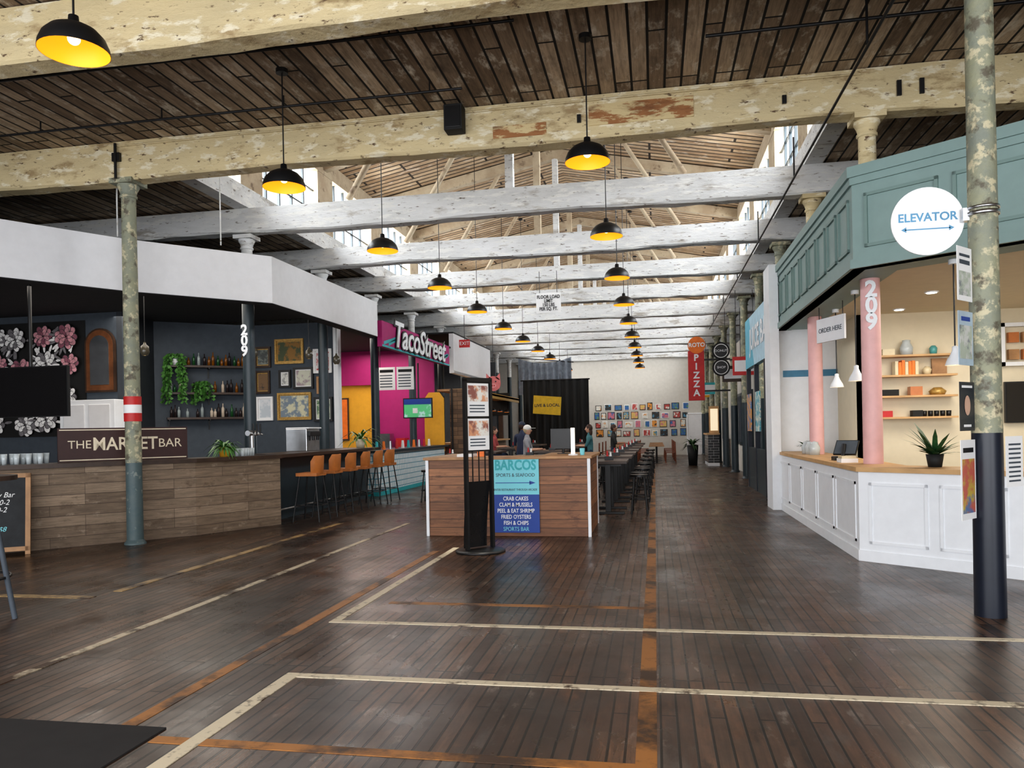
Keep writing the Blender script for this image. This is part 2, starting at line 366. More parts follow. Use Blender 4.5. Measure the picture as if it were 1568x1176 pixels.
for gx in range(5):
    for gy in range(4):
        cx=.4+gx*.64+random.uniform(-.12,.12); cy=.33+gy*.62+random.uniform(-.1,.1)
        if cx>3.1: continue
        for l in range(3):
            a=random.uniform(0,6.28); d=.36
            X,Y=cx+math.cos(a)*d,cy+math.sin(a)*d
            if .15<X<3.15 and .12<Y<2.43:
                for kk in range(3):
                    aa=a+(kk-1)*.5; b.disc((cx+math.cos(aa)*d*.95,cy+math.sin(aa)*d*.95) if 0.1<cx+math.cos(aa)*d<3.2 and .1<cy+math.sin(aa)*d<2.45 else (X,Y),.10,gw[random.choice([0,1])],F,n=10,z=zc,ry=.3,rot=aa); zc+=.0002
        R=random.uniform(.22,.3); R=min(R,cx-.01,3.29-cx,cy,2.54-cy); pk=random.random()<.4
        if R<.1: continue
        for ring,(rr,n) in enumerate(((1,9),(.72,7),(.45,6),(.2,4))):
            for i in range(n):
                a=6.28*i/n+ring*.4+random.uniform(-.15,.15); d=R*rr*.64; q=R*rr*.36
                b.disc((cx+math.cos(a)*d,cy+math.sin(a)*d),q*1.08,gw[3],F,n=10,z=zc,rx=1,ry=.85,rot=a); zc+=.0001
                mt=(gw[2] if pk else gw[0]) if (i+ring)%3 else (gw[4] if pk else gw[1])
                b.disc((cx+math.cos(a)*d,cy+math.sin(a)*d),q,mt,F,n=10,z=zc,rx=1,ry=.72,rot=a); zc+=.0001
b.done()
b=B("arched_mirror"); F=frame((-11.9,14.97,2.55),0)
def arch(w,h,n=12,x0=0,y0=0):
    r=w/2; return [(x0-r,y0),(x0+r,y0)]+[(x0+r*math.cos(math.pi*i/n),y0+h-r+r*math.sin(math.pi*i/n)) for i in range(n+1)]
b.prism(arch(.75,1.4),0,.05,woodd,T=F); b.prism(arch(.66,1.32,y0=.04),.05,.06,M("mahogany",(.13,.05,.02),.4,var=.3),T=F); b.prism(arch(.46,1.08,y0=.16),.06,.07,M("mirror_glass",(.25,.27,.3),.1,.8),T=F); b.done()
b=B("white_cabinet"); b.bx(-12.3,-11.0,14.2,14.9,0,2.35,offw); b.bx(-12.2,-11.7,14.18,14.2,1.3,2.25,drywall); b.bx(-11.6,-11.1,14.18,14.2,1.3,2.25,drywall); b.done(.01)
ang=math.degrees(math.atan2(1.4,1.8)); F=frame((-11.7,16.5,0),ang)
botm=[M("bottle_green",(.02,.09,.03),.15),M("bottle_amber",(.22,.08,.01),.15),M("bottle_clear",(.35,.4,.4),.1),M("bottle_dark",(.03,.02,.02),.2),M("bottle_label",(.6,.5,.4),.4)]
def bottle(b,x,y,z,h,mt,T=None):
    b.lathe((x,y,z),[(.001,0),(.036,0),(.036,h*.6),(.03,h*.68),(.012,h*.78),(.012,h),(.001,h)],mt,10,T=T)
for j,z in enumerate((2.0,2.6,3.25)):
    b=B("bar_shelf_with_bottles"); b.bx(.25,2.15,z-.05,z,0,.3,woodd,T=F)
    for q in (.3,1.2,2.1): b.bx(q-.015,q+.015,z-.3,z-.05,0,.02,black,T=F); b.bx(q-.015,q+.015,z-.08,z-.05,0,.28,black,T=F)
    X=.75 if j==2 else .35
    while X<2.1:
        w=F@Vector((X,0,.15)); h=random.uniform(.18,.34)
        if random.random()<.85 and not(j==1 and .95<X<1.25): bottle(b,w.x,w.y,z,h,random.choice(botm))
        X+=random.uniform(.08,.13)
    b.done()
def plant(nm,c,pot,potm,n=24,L=.35,mt=leafm,droop=.5,r=.09,wd=.03,h=.16):
    b=B(nm); b.lathe(c,[(.001,0),(r*.75,0),(r,h),(r*.85,h),(r*.8,h-.02),(.001,h-.02)],potm,16)
    for i in range(n):
        a=random.uniform(0,6.28); l=L*random.uniform(.6,1); up=random.uniform(.3,1.2)
        d=Vector((math.cos(a),math.sin(a),0)); sd=Vector((-d.y,d.x,0))*wd
        p=[Vector((c[0],c[1],c[2]+h-.02))]
        for t in (.33,.66,1): p.append(p[0]+d*l*t*(1.1-.3*up)+Vector((0,0,l*(up*t-droop*t*t*1.3))))
        vs=[];ws=(.4,1,.8,.05)
        for q,w in zip(p,ws): vs+= [q-sd*w,q+sd*w]
        b.add(vs,[(0,1,3,2),(2,3,5,4),(4,5,7,6)],mt,True)
    return b
def trailing(nm,c,potm,n=12,L=.9):
    b=B(nm); b.lathe(c,[(.001,0),(.07,0),(.1,.15),(.085,.15),(.08,.13),(.001,.13)],potm,16)
    for i in range(n):
        a=-math.pi/2+ .3+random.uniform(-1.5,1.5); l=L*random.uniform(.4,1); r0=random.uniform(.14,.24)
        P=[Vector((c[0],c[1],c[2]+.14)),Vector((c[0]+math.cos(a)*r0*.7,c[1]+math.sin(a)*r0*.7,c[2]+.24))]
        k=int(l/.07)
        for j in range(k): P.append(Vector((c[0]+math.cos(a)*(r0+.006*j)+random.uniform(-.015,.015),c[1]+math.sin(a)*(r0+.004*j),c[2]+.18-.07*j)))
        b.tube(P,.004,leafd,5)
        for q in P[1:]:
            for s_ in range(3):
                t=random.uniform(0,6.28); u=Vector((math.cos(t),math.sin(t),random.uniform(-.9,.1))).normalized()*.11; w_=Vector((-u.y,u.x,.3)).normalized()*.042
                b.add([q,q+u*.5+w_,q+u,q+u*.5-w_],[(0,1,2,3)],leafm,True)
    return b
w=F@Vector((.45,0,.2)); trailing("pothos_plant",(w.x,w.y,3.25),offw,16,1.2).done()
w=F@Vector((1.1,0,.2)); trailing("pothos_plant",(w.x,w.y,2.6),blk,12,.6).done()
fr=[(-9.3,-8.54,3.3,3.92,gold,(.30,.16,.04),(.08,.10,.05)),(-8.28,-7.8,3.04,3.64,whitep,(.7,.72,.72),(.5,.1,.1)),(-9.21,-8.89,2.71,3.15,black,(.7,.7,.66),(.3,.3,.3)),
(-8.82,-8.29,2.67,3.2,black,(.35,.28,.3),(.6,.6,.5)),(-8.2,-7.94,2.53,2.96,wood,(.4,.3,.2),(.7,.6,.5)),(-8.29,-7.8,1.85,2.45,black,(.6,.65,.5),(.1,.2,.1)),
(-9.26,-8.36,1.9,2.58,gold,(.6,.58,.42),(.2,.25,.3)),(-9.82,-9.38,1.9,2.5,whitep,(.55,.6,.65),(.7,.72,.75)),(-9.85,-9.45,2.58,3.15,woodd,(.2,.12,.06),(.04,.04,.04)),(-9.85,-9.42,3.23,3.75,woodd,(.09,.1,.1),(.25,.28,.25))]
for i,(x0,x1,z0,z1,fm,ca,cb) in enumerate(fr):
    b=B("framed_picture"); F2=frame((x0,17.89,z0),0); W=x1-x0;H=z1-z0; t=.05
    pmt=worn("picture_art_%d"%i,[(cb,5,.48,.56)],.6,.0,basecol=ca)
    for q in ((0,W,0,t),(0,W,H-t,H),(0,t,t,H-t),(W-t,W,t,H-t)): b.bx(*q,0,.05,fm,T=F2)
    b.bx(t,W-t,t,H-t,0,.015,whitep if fm in (whitep,black) else gold,T=F2); b.bx(t*1.5,W-t*1.5,t*1.5,H-t*1.5,.015,.02,pmt,T=F2); b.done()
p0=Vector((-8.55,9.82)); p1=Vector((-7.33,11.13)); L=(p1-p0).length; a=math.degrees(math.atan2(p1.y-p0.y,p1.x-p0.x))
F3=frame((p0.x,p0.y,1.2),a); b=B("bar_name_sign"); b.bx(0,L,0,.5,-.05,0,brownp,T=F3)
for q in ((.02,L-.02,.02,.035),(.02,L-.02,.465,.48)): b.bx(*q,0,.003,creamt,T=F3)
b.text("THE",.17,F3@TT(.28,.25,.003),creamt); b.text("MARKET",.27,F3@TT(.9,.25,.003),creamt,bold=.004,xs=.88); b.text("BAR",.19,F3@TT(1.53,.25,.003),creamt)
b.done()
plant("potted_fern",(-6.98,11.62,1.2),0,yellow,70,.42,leafm,.7,.1,.02).done()
plant("potted_palm",(-6.75,17.0,1.2),0,creamw,30,.75,leafm,.6,.12,.025,.2).done()
b=B("beer_glasses")
for i in range(14):
    x=-9.2+.13*(i%7)*.75+random.uniform(-.01,.01); y=8.95+.13*(i%7)*.78+.12*(i//7)
    b.lathe((x,y,1.2),[(.001,0),(.03,0),(.04,.15),(.036,.15),(.027,.01),(.001,.01)],glass,12)
b.done()
b=B("beer_glasses")
for i in range(10):
    b.lathe((-6.85+.1*(i%2),12.0-.08*(i//2)+.1,1.2),[(.001,0),(.03,0),(.035,.13),(.03,.13),(.027,.01),(.001,.01)],glass,12)
b.done()
b=B("espresso_machine"); b.bx(-7.3,-6.85,14.4,15.0,1.2,1.65,steel); b.bx(-6.86,-6.8,14.45,14.95,1.5,1.6,black); b.cyl((-6.8,14.6,1.5),(-6.8,14.6,1.42),.03,black); b.cyl((-6.8,14.8,1.5),(-6.8,14.8,1.42),.03,black); b.bx(-7.3,-6.8,14.4,15,1.65,1.68,offw); b.done(.01)
b=B("beer_tap_tower"); b.cyl((-7.2,12.9,1.2),(-7.2,12.9,1.6),.04,steel); b.cyl((-7.2,12.75,1.58),(-7.2,13.05,1.58),.05,steel)
for y in (12.78,12.9,13.02): b.cyl((-7.15,y,1.58),(-7.05,y,1.55),.012,steel,n=8); b.cyl((-7.1,y,1.57),(-7.1,y,1.75),.016,black,n=8)
b.done()
b=B("television"); b.bx(-11.35,-9.8,11.5,11.56,1.93,2.8,black); b.bx(-11.33,-9.82,11.49,11.5,1.95,2.78,M("tv_screen",(.008,.008,.01),.15)); b.cyl((-10.6,11.6,2.4),(-10.6,11.6,4.3),.03,black); b.done()
for x,y,z in ((-10.5,10.5,3.0),(-8.9,12.3,3.0),(-7.9,14.3,3.1),(-7.0,14.9,3.1),(-7.0,16.3,3.1)):
    b=B("glass_pendant_lamp"); b.lathe((x,y,z),[(.05,0),(.08,.06),(.07,.16),(.025,.2),(.02,.24)],smoke,14); b.sph((x,y,z+.08),.03,bulb,6); b.cyl((x,y,z+.2),(x,y,4.3),.006,black,n=6); b.cyl((x,y,4.27),(x,y,4.3),.06,offw); b.done()
def stool(nm,x,y,a=0,seat=leather,h=.80):
    b=B(nm); R=Matrix.Translation((x,y,0))@Matrix.Rotation(math.radians(a),4,'Z')
    b.bx(-.2,.2,-.2,.2,h,h+.06,seat,T=R)
    n=8; vs=[]
    for i in range(n+1):
        t=math.radians(-62+124*i/n)
        for rr,z in ((.235,h+.04),(.25,h+.36),(.225,h+.36),(.21,h+.04)): vs.append((rr*math.cos(t)-.02,rr*math.sin(t),z-(.10 if z>h+.3 and (i in(0,n)) else 0)))
    fs=[]
    for i in range(n):
        for j in range(4): fs.append((i*4+j,(i+1)*4+j,(i+1)*4+(j+1)%4,i*4+(j+1)%4))
    b.add(vs,fs,seat,True,T=R)
    for sx in (-1,1):
        for sy in (-1,1):
            b.cyl(R@Vector((sx*.15,sy*.15,h)),R@Vector((sx*.25,sy*.23,0)),.014,black,n=8)
        b.cyl(R@Vector((sx*.215,-.2,.28)),R@Vector((sx*.215,.2,.28)),.01,black,n=6)
    for sy in (-1,1): b.cyl(R@Vector((-.215,sy*.2,.28)),R@Vector((.215,sy*.2,.28)),.01,black,n=6)
    return b.done(.008)
for i in range(6): stool("bar_stool",-6.04,12.85+.76*i,random.uniform(-8,8))
b=B("chalkboard_sign"); T=frame((-9.2,8.46,0.05),34)@Matrix.Rotation(math.radians(-8),4,'X')
b.bx(0,1.05,0,1.05,-.02,0,chalk,T=T)
for q in ((0,1.05,0,.06),(0,1.05,.99,1.05),(0,.06,0,1.05),(.99,1.05,-.05,1.05)): b.bx(*q,-.03,.015,wood,T=T)
b.text("Bloody Mary Bar\nSaturday 10-2\nSunday 10-2",.1,T@TT(.55,.66,.002),whitep,shear=.3,xs=.9)
b.text("Mimosas $8",.09,T@TT(.55,.3,.002),cyanp,shear=.3); b.done()
b=B("high_top_table"); cx,cy=-5.86,5.65
b.cyl((cx,cy,1.2),(cx,cy,1.24),.40,woodd,n=32)
for t in (.3,1.87,3.44,5.01): b.cyl((cx+.2*math.cos(t),cy+.2*math.sin(t),1.2),(cx+.4*math.cos(t),cy+.4*math.sin(t),0),.022,slate,n=10)
b.lathe((cx,cy,.35),[(.32,0),(.345,0),(.345,.02),(.32,.02),(.32,0)],black); b.done()
# ---------------------------------------------------------------- taco stall
b=B("taco_stall_sign"); F=frame((-6.35,17.5,3.6),90)
b.bx(0,6.1,0,.62,-.12,0,magenta,T=F)
for s0 in (0,4.7):
    for k in range(2): b.add([(s0+.1+k*.35,.05,.004),(s0+1.2+k*.1,.05+.25,.004),(s0+1.2+k*.1,.13+.25,.004),(s0+.1+k*.35,.13,.004)],[(0,1,2,3)],teal,T=F)
b.bx(0,6.1,0,.05,0,.01,teal,T=F)
for txt,x in (("Taco",1.75),("Street",4.1)):
    b.text(txt,.92,F@TT(x,.36,.03),black,.01,xs=1.15,bold=.05,shear=.25)
    b.text(txt,.92,F@TT(x,.36,.05),offw,.01,xs=1.15,bold=.012,shear=.25)
b.done()
b=B("taco_stall_counter"); b.bx(-7.25,-6.62,17.75,23.8,.1,1.05,tile); b.bx(-7.25,-6.6,17.75,23.8,0,.1,teal); b.bx(-7.35,-6.5,17.65,23.9,1.05,1.11,darkcol); b.done()
b=B("wall_taco_back"); b.bx(-10.6,-9.0,24,24.12,0,4.2,yellow); b.bx(-9.0,-7.0,24,24.12,0,4.2,magenta); b.bx(-9.05,-8.95,23.9,24,0,4.2,darkcol)
b.bx(-12,-10.6,20,24.1,0,4.2,offw); b.bx(-12,-6.4,18.1,24,4.2,4.25,soff); b.bx(-10.6,-9.0,23.85,24,3.1,4.2,magenta)
b.bx(-10.4,-9.9,23.95,24,1.3,2.7,woodd); b.bx(-10.36,-9.94,23.94,23.95,1.35,2.65,orange)
b.prism([(0,0),(.65,0),(.65,1.7),(.5,1.9),(.15,1.9),(0,1.7)],0,.05,yellow,T=frame((-7.3,23.98,.9),0)); b.done()
b=B("taco_kitchen_equipment"); b.bx(-8.9,-7.6,23.3,23.9,0,1.0,steel); b.bx(-8.8,-8.3,23.4,23.8,1.0,1.5,steel); b.bx(-8.1,-7.8,23.4,23.8,1.0,1.35,red); b.done()
b=B("condiment_bottles")
for k in range(10): b.cyl((-6.8,18.2+.5*k,1.11),(-6.8,18.2+.5*k,1.32),.045,(teal,orange,steel,red,whitep)[k%5],.03)
b.done()
b=B("wall_mounted_screen"); b.bx(-7.4,-6.5,22.1,22.16,1.95,2.55,black); scr=worn("screen_football",[((.5,.6,.65),4,.55,.62),((.1,.3,.6),3,.6,.65)],.3,0,basecol=(.05,.4,.08))
scr.node_tree.nodes["Principled BSDF"].inputs["Emission Strength"].default_value=.3; scr.node_tree.nodes["Principled BSDF"].inputs["Emission Color"].default_value=(.2,.55,.4,1)
b.bx(-7.37,-6.53,22.09,22.1,1.98,2.52,scr); b.bx(-7.37,-6.53,22.085,22.09,2.36,2.52,bluep); b.bx(-7.1,-6.95,22.085,22.09,2.1,2.25,whitep); b.cyl((-6.95,22.2,2.5),(-6.95,22.2,3.6),.025,black); b.done()
b=B("hanging_menu_board"); F=frame((-7.75,21,2.75),0)
for x in (0,.55): b.bx(x,x+.5,0,.65,0,.03,whitep,T=F); b.bx(x+.05,x+.45,.5,.58,.03,.032,black,T=F); [b.bx(x+.05,x+.42,.08+.08*k,.11+.08*k,.03,.032,slate,T=F) for k in range(5)]
b.cyl((-7.7,21,3.4),(-7.7,21,4.2),.008,black,n=6); b.cyl((-6.75,21,3.4),(-6.75,21,4.2),.008,black,n=6); b.done()
b=B("exit_sign"); b.bx(-6.2,-5.85,24.3,24.35,4.25,4.5,red); b.text("EXIT",.16,frame((-6.02,24.29,4.375),0),whitep); b.cyl((-6.02,24.32,4.5),(-6.02,24.32,5.3),.01,black,n=6); b.done()
b=B("stall_fascia_panel"); b.bx(-6.5,-6.35,24.15,29.8,3.5,4.7,drywall); b.bx(-6.5,-6.34,24.15,29.8,3.42,3.5,steel); b.bx(-12,-6.35,24.15,29.8,4.7,4.75,soff); b.done()
b=B("barbecue_stall")
b.bx(-7.0,-6.6,24.5,34,0,1.1,stallwood); b.bx(-7.1,-6.4,24.4,34,1.1,1.16,woodl)
b.bx(-7.0,-6.0,24.4,34.2,2.85,2.92,woodl); b.bx(-6.05,-6.0,24.4,34.2,2.75,2.95,gold); b.bx(-12,-11.8,24.4,34,0,4.6,slate_d)
for y in (29,34): b.bx(-6.9,-6.7,y-.1,y+.1,1.1,2.85,woodd)
b.bx(-6.55,-5.85,24.3,24.4,0,2.9,stallwood); b.bx(-6.5,-6.45,24.26,24.3,0,2.95,black); b.bx(-5.9,-5.85,24.26,24.3,0,2.95,black)
for k in range(3): b.bx(-10.5+1.5*k,-9.4+1.5*k,33.85,33.9,2.2,3.2,blk); b.bx(-10.4+1.5*k,-9.5+1.5*k,33.84,33.85,2.3,3.1,whitep if k==1 else chalk)
b.bx(-11.8,-7,33.9,34.1,0,4.6,slate); b.done()
for i in range(6):
    pendant(-6.25,25.5+1.4*i,2.85,2.3,.12,"small_dome_pendant")
b=B("pig_emblem"); F=frame((-5.45,26,3.15),0); pk=M("pig_pink",(.75,.22,.22),.5)
b.disc((0,0),.26,pk,F,z=0); b.disc((0,0),.26,pk,F,z=-.03)
for sx in (-1,1): b.add([(sx*.08,.2,.0),(sx*.25,.1,.0),(sx*.24,.36,.0)],[(0,1,2)],pk,T=F); b.disc((sx*.09,.07),.025,black,F,z=.012)
b.disc((0,-.07),.11,M("pig_snout",(.85,.35,.35),.5),F,z=.01,ry=.75)
for sx in (-1,1): b.disc((sx*.035,-.07),.02,red,F,z=.014,ry=1.4)
b.cyl((-5.45,26.02,3.4),(-5.45,26.02,5.3),.01,black,n=6); b.done()
def curtain(nm,x0,x1,y,z0,z1,mt,amp=.08,n=60,sag=0):
    b=B(nm); vs=[]
    for i in range(n+1):
        t=i/n; x=x0+(x1-x0)*t; yy=y+amp*math.sin(t*n*.9); zz=sag*4*t*(1-t)
        vs+=[(x,yy,z0),(x,y+(yy-y)*.6,z1-zz)]
    b.add(vs,[(2*i,2*i+2,2*i+3,2*i+1) for i in range(n)],mt,True); return b
b=curtain("black_curtain",-5.6,-2.75,33,0,3.65,blk); b.cyl((-5.7,33,3.66),(-2.7,33,3.66),.03,black); b.done()
b=curtain("grey_drape",-6.0,-3.6,34.2,3.1,4.75,M("drape_fabric",(.26,.29,.34),.8,var=.25),.1,60,.25); b.cyl((-6.1,34.2,4.78),(-3.5,34.2,4.5),.02,black); b.done()
b=B("yellow_banner"); F=frame((-4.95,31.5,2.1),0); b.prism([(0,.1),(1.15,0),(1.2,.75),(.05,.85)],0,.02,M("banner_yellow",(.65,.42,.02),.6),T=F); b.text("LIVE & LOCAL",.17,F@TT(.6,.42,.022),black,bold=.004)
b.cyl((-4.9,31.5,2.9),(-4.9,31.5,3.8),.008,black,n=6); b.cyl((-3.8,31.5,2.85),(-3.8,31.5,3.8),.008,black,n=6); b.done()
b=B("floor_load_sign"); F=frame((-2.62,19.6,4.78),0); b.bx(-.32,.32,-.26,.26,-.02,-.004,whitep,T=F)
b.text("FLOOR LOAD\nLIMIT\n150 LBS\nPER SQ. FT.",.12,F@TT(0,0,.002),black,bold=.003,xs=.8,ls=.85)
b.cyl((-2.85,19.62,5.0),(-2.85,19.62,5.6),.008,black,n=6); b.cyl((-2.4,19.62,5.0),(-2.4,19.62,5.6),.008,black,n=6); b.done()
# ---------------------------------------------------------------- host stand
b=B("host_stand_counter")
x0,x1=-3.33,-.94
b.bx(x0,x1,11,11.08,0,1.12,barcplank); b.bx(x0,x0+.08,11.08,12.6,0,1.12,barcplank); b.bx(x1-.08,x1,11.08,12.6,0,1.12,barcplank)
b.bx(x0-.05,x1+.05,10.95,11.45,1.12,1.16,wood); b.bx(x0-.05,x0+.4,11.45,12.65,1.12,1.16,wood); b.bx(x1-.75,x1+.05,11.45,12.65,1.12,1.16,wood)
for x in (x0-.02,x1-.02): b.bx(x,x+.045,10.97,11.0,0,1.12,offw)
b.bx(x1,x1+.015,12.56,12.6,0,1.12,offw)
b.done(.004)
b=B("restaurant_banner"); F=frame((-2.345,10.975,.06),0); W=.69
b.bx(0,W,.55,1.09,0,.01,cyanp,T=F); b.bx(0,W,0,.55,0,.01,bluep,T=F)
b.text("BARCOS",.2,F@TT(W/2,.97,.012),teal,bold=.006,xs=.80); b.text("SPORTS & SEAFOOD",.07,F@TT(W/2,.83,.012),slate,xs=.9)
b.bx(.05,W-.12,.715,.725,.01,.012,bluep,T=F); b.add([(W-.14,.69,.012),(W-.05,.72,.012),(W-.14,.75,.012)],[(0,1,2)],bluep,T=F)
b.text("ENTER RESTAURANT THROUGH ARCADE",.045,F@TT(W/2,.62,.012),slate,xs=.75)
for i,t in enumerate(("CRAB CAKES","CLAM & MUSSELS","PEEL & EAT SHRIMP","FRIED OYSTERS","FISH & CHIPS")): b.text(t,.082,F@TT(W/2,.49-.088*i,.012),whitep,xs=.78,bold=.001)
b.text("SPORTS BAR",.085,F@TT(W/2,.05,.012),cyanp,xs=.8); b.done()
b=B("computer_monitor"); b.bx(-1.6,-1.22,11.9,11.93,1.24,1.55,black); b.cyl((-1.41,11.95,1.16),(-1.41,11.95,1.35),.02,black); b.cyl((-1.41,11.95,1.16),(-1.41,11.95,1.17),.1,black)
b.done()
b=B("table_lamp"); b.cyl((-1.18,11.2,1.16),(-1.18,11.2,1.18),.07,offw); b.cyl((-1.18,11.2,1.18),(-1.18,11.2,1.56),.03,E("lamp_shade_white",(1,.92,.8),.8),n=16); b.done()
b=B("tumbler_cup"); b.cyl((-1.05,11.25,1.16),(-1.05,11.25,1.26),.03,cyanp,.038); b.done()
b=B("menu_stack"); b.bx(-2.9,-2.65,11.1,11.4,1.16,1.2,whitep); b.bx(-2.6,-2.5,11.15,11.2,1.16,1.34,orange); b.done()
b=B("poster_display_stand"); c=(-2.22,9.6); a=50; F=frame((c[0],c[1],0),a)
b.lathe((c[0],c[1],0),[(.001,0),(.32,0),(.32,.02),(.29,.035),(.001,.04)],black,32)
for x in (-.22,.18): b.bx(x,x+.035,.04,2.2,-.03,.03,black,T=F)
b.bx(-.22,.215,2.17,2.22,-.03,.03,black,T=F); b.bx(-.19,.18,1.28,2.17,-.01,.01,black,T=F)
ph=[worn("poster_photo_%d"%i,[((.7,.35,.2),9,.45,.55),((.3,.12,.1),6,.5,.6)],.4,0,basecol=(.8,.78,.72)) for i in range(2)]
for zz,H in ((1.3,.4),(1.73,.42)):
    b.bx(-.175,.165,zz,zz+H,.01,.015,whitep,T=F); b.bx(-.16,.15,zz+H*.45,zz+H*.93,.015,.018,ph[zz>1.5],T=F)
    for k in range(3): b.bx(-.14,.1,zz+.05+.04*k,zz+.065+.04*k,.015,.018,slate,T=F)
vs=[]
for i in range(13):
    t=i/12; vs+=[(-.19,.05+.85*t,-.1*math.cos(t*1.5)),(.18,.05+.85*t,-.1*math.cos(t*1.5))]
b.add(vs,[(2*i,2*i+1,2*i+3,2*i+2) for i in range(12)],M("black_gloss",(.015,.015,.016),.2),True,T=F)
for x in (-.1,0,.1): b.bx(x-.006,x+.006,.9,1.28,-.006,.006,black,T=F)
b.done()
# ---------------------------------------------------------------- right stall
cn=[(2.24,14.9),(2.24,9.24),(3.47,8.21),(5.2,6.78)]
b=B("stall_counter"); ribbon(b,cn,.55,0,1.0,offw); ribbon(b,offs(cn,-.03),.68,1.0,1.05,woodl); ribbon(b,offs(cn,-.015),.02,0,.12,offw)
def panels(b,p0,p1,z0,z1,n,mt,m=.12,t=.03,d=.012):
    L=(Vector(p1)-Vector(p0)).length; F=frame((p0[0],p0[1],0),math.degrees(math.atan2(p1[1]-p0[1],p1[0]-p0[0])))
    w=(L-m*(n+1))/n
    for i in range(n):
        a=m+i*(w+m)
        for q in ((a,a+w,z0,z0+t),(a,a+w,z1-t,z1),(a,a+t,z0,z1),(a+w-t,a+w,z0,z1)): b.bx(*q,-.001,d,mt,T=F)
panels(b,(2.24,14.9),(2.24,9.24),.2,.88,5,offw); panels(b,(2.24,9.24),(3.47,8.21),.2,.88,2,offw); panels(b,(3.47,8.21),(5.2,6.78),.2,.88,2,offw)
b.done()
fs=[(2.26,15.05),(2.23,9.24),(5.2,6.95)]
b=B("green_paneled_soffit"); ribbon(b,fs,.25,3.28,4.4,sage); ribbon(b,offs(fs,-.06),.2,4.3,4.42,sage); ribbon(b,offs(fs,-.03),.2,4.22,4.3,sage); ribbon(b,offs(fs,-.04),.2,3.28,3.38,sage)
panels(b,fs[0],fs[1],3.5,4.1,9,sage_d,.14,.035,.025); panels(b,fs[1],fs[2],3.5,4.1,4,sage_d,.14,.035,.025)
b.prism(offs(fs,.2)+[(6.6,6.95),(6.6,15.05)],3.32,3.4,creamw)
ribbon(b,offs(fs,.0),.6,3.29,3.32,sage)
b.done()
b=B("wall_stall_back"); b.bx(3.3,6.6,13.5,13.62,0,3.32,creamw); b.bx(3.3,3.42,13.5,15,0,3.32,creamw); b.bx(2.2,3.4,14.95,15.07,0,4.4,offw); b.bx(6.5,6.6,6.9,13.5,0,3.32,creamw)
b.bx(2.35,3.3,14.93,14.95,2.42,2.54,M("blue_stripe",(.06,.22,.36),.5)); b.bx(2.08,2.24,14.6,15.3,0,4.45,offw); b.done()
for x,y in ((3.75,11.4),(3.8,13.0),(4.9,11.0),(4.8,9.2)):
    b=B("recessed_downlight"); b.cyl((x,y,3.305),(x,y,3.325),.09,offw,n=20); b.cyl((x,y,3.30),(x,y,3.31),.065,down,n=20); b.done()
vase=[M("ceramic_teal",(.1,.35,.35),.3),M("ceramic_cream",(.7,.6,.4),.3),M("ceramic_rust",(.5,.18,.06),.3),offw]
for z in (1.63,1.97,2.62):
    b=B("wall_shelf_with_goods"); b.bx(3.55,4.7,13.2,13.5,z-.03,z,woodl)
    if z==2.62: b.lathe((4.0,13.35,z),[(.001,0),(.09,0),(.1,.12),(.06,.2),(.06,.24),(.001,.25)],glass,14); b.lathe((4.4,13.35,z),[(.001,0),(.05,0),(.06,.1),(.03,.14),(.001,.14)],vase[0],14); b.bx(3.62,3.8,13.25,13.4,z,z+.1,vase[1])
    elif z==1.97:
        b.lathe((4.45,13.35,z),[(.001,0),(.1,0),(.13,.06),(.06,.12),(.001,.12)],gold,14); b.bx(3.6,3.85,13.25,13.4,z,z+.1,blk)
        b.bx(4.02,4.2,13.25,13.4,z,z+.14,vase[2])
    else:
        b.bx(3.6,3.75,13.25,13.4,z,z+.1,red); b.bx(4.05,4.2,13.25,13.4,z,z+.1,blk)
        for k in range(5): b.lathe((4.25+.09*k,13.35,z),[(.001,0),(.035,0),(.04,.09),(.001,.09)],black,10)
    b.done()
b=B("wall_shelf_with_goods"); b.bx(3.55,4.7,13.2,13.5,2.27,2.3,woodl)
for k in range(7): b.bx(3.8+.05*k,3.845+.05*k,13.25,13.42,2.3,2.3+random.uniform(.2,.24),orange if k%3 else vase[1])
b.bx(4.4,4.62,13.42,13.46,2.3,2.56,wood); b.lathe((4.3,13.35,2.3),[(.001,0),(.05,0),(.07,.08),(.03,.13),(.001,.13)],vase[1],12); b.done()
b=B("television"); b.bx(5.45,6.45,13.4,13.45,1.5,2.15,black); b.bx(5.47,6.43,13.39,13.4,1.52,2.13,M("tv_screen_2",(.008,.008,.01),.15)); b.bx(5.8,6.1,13.45,13.5,1.7,1.9,black); b.done()
b=B("pastry_display_frame"); F=frame((5.4,13.48,2.4),0)
for q in ((0,1,0,.06),(0,1,.62,.68),(0,.06,0,.68),(.94,1,0,.68)): b.bx(*q,0,.1,offw,T=F)
for r in range(2):
    for k in range(4): b.bx(.12+.2*k,.27+.2*k,.1+.27*r,.26+.27*r,0,.08,vase[2] if (k+r)%2 else wood,T=F)
b.done()
def bell(x,y,z,zt):
    b=B("bell_pendant_lamp"); b.lathe((x,y,z),[(.1,0),(.085,.05),(.05,.11),(.03,.16),(.03,.2),(.01,.21)],offw,20); b.sph((x,y,z+.04),.035,bulb,8); b.cyl((x,y,z+.2),(x,y,zt),.008,black,n=6); b.cyl((x,y,zt-.05),(x,y,zt),.05,offw); b.done()
bell(2.62,10.8,2.1,3.29); bell(3.2,9.05,2.15,3.29); bell(2.75,12.5,2.1,3.29); bell(4.2,8.4,2.15,3.29)
b=B("hanging_order_sign"); F=frame((2.55,11.9,2.75),-70); b.bx(-.35,.35,0,.35,-.015,.015,drywall,T=F); b.text("ORDER HERE",.1,F@TT(0,.17,.017),slate)
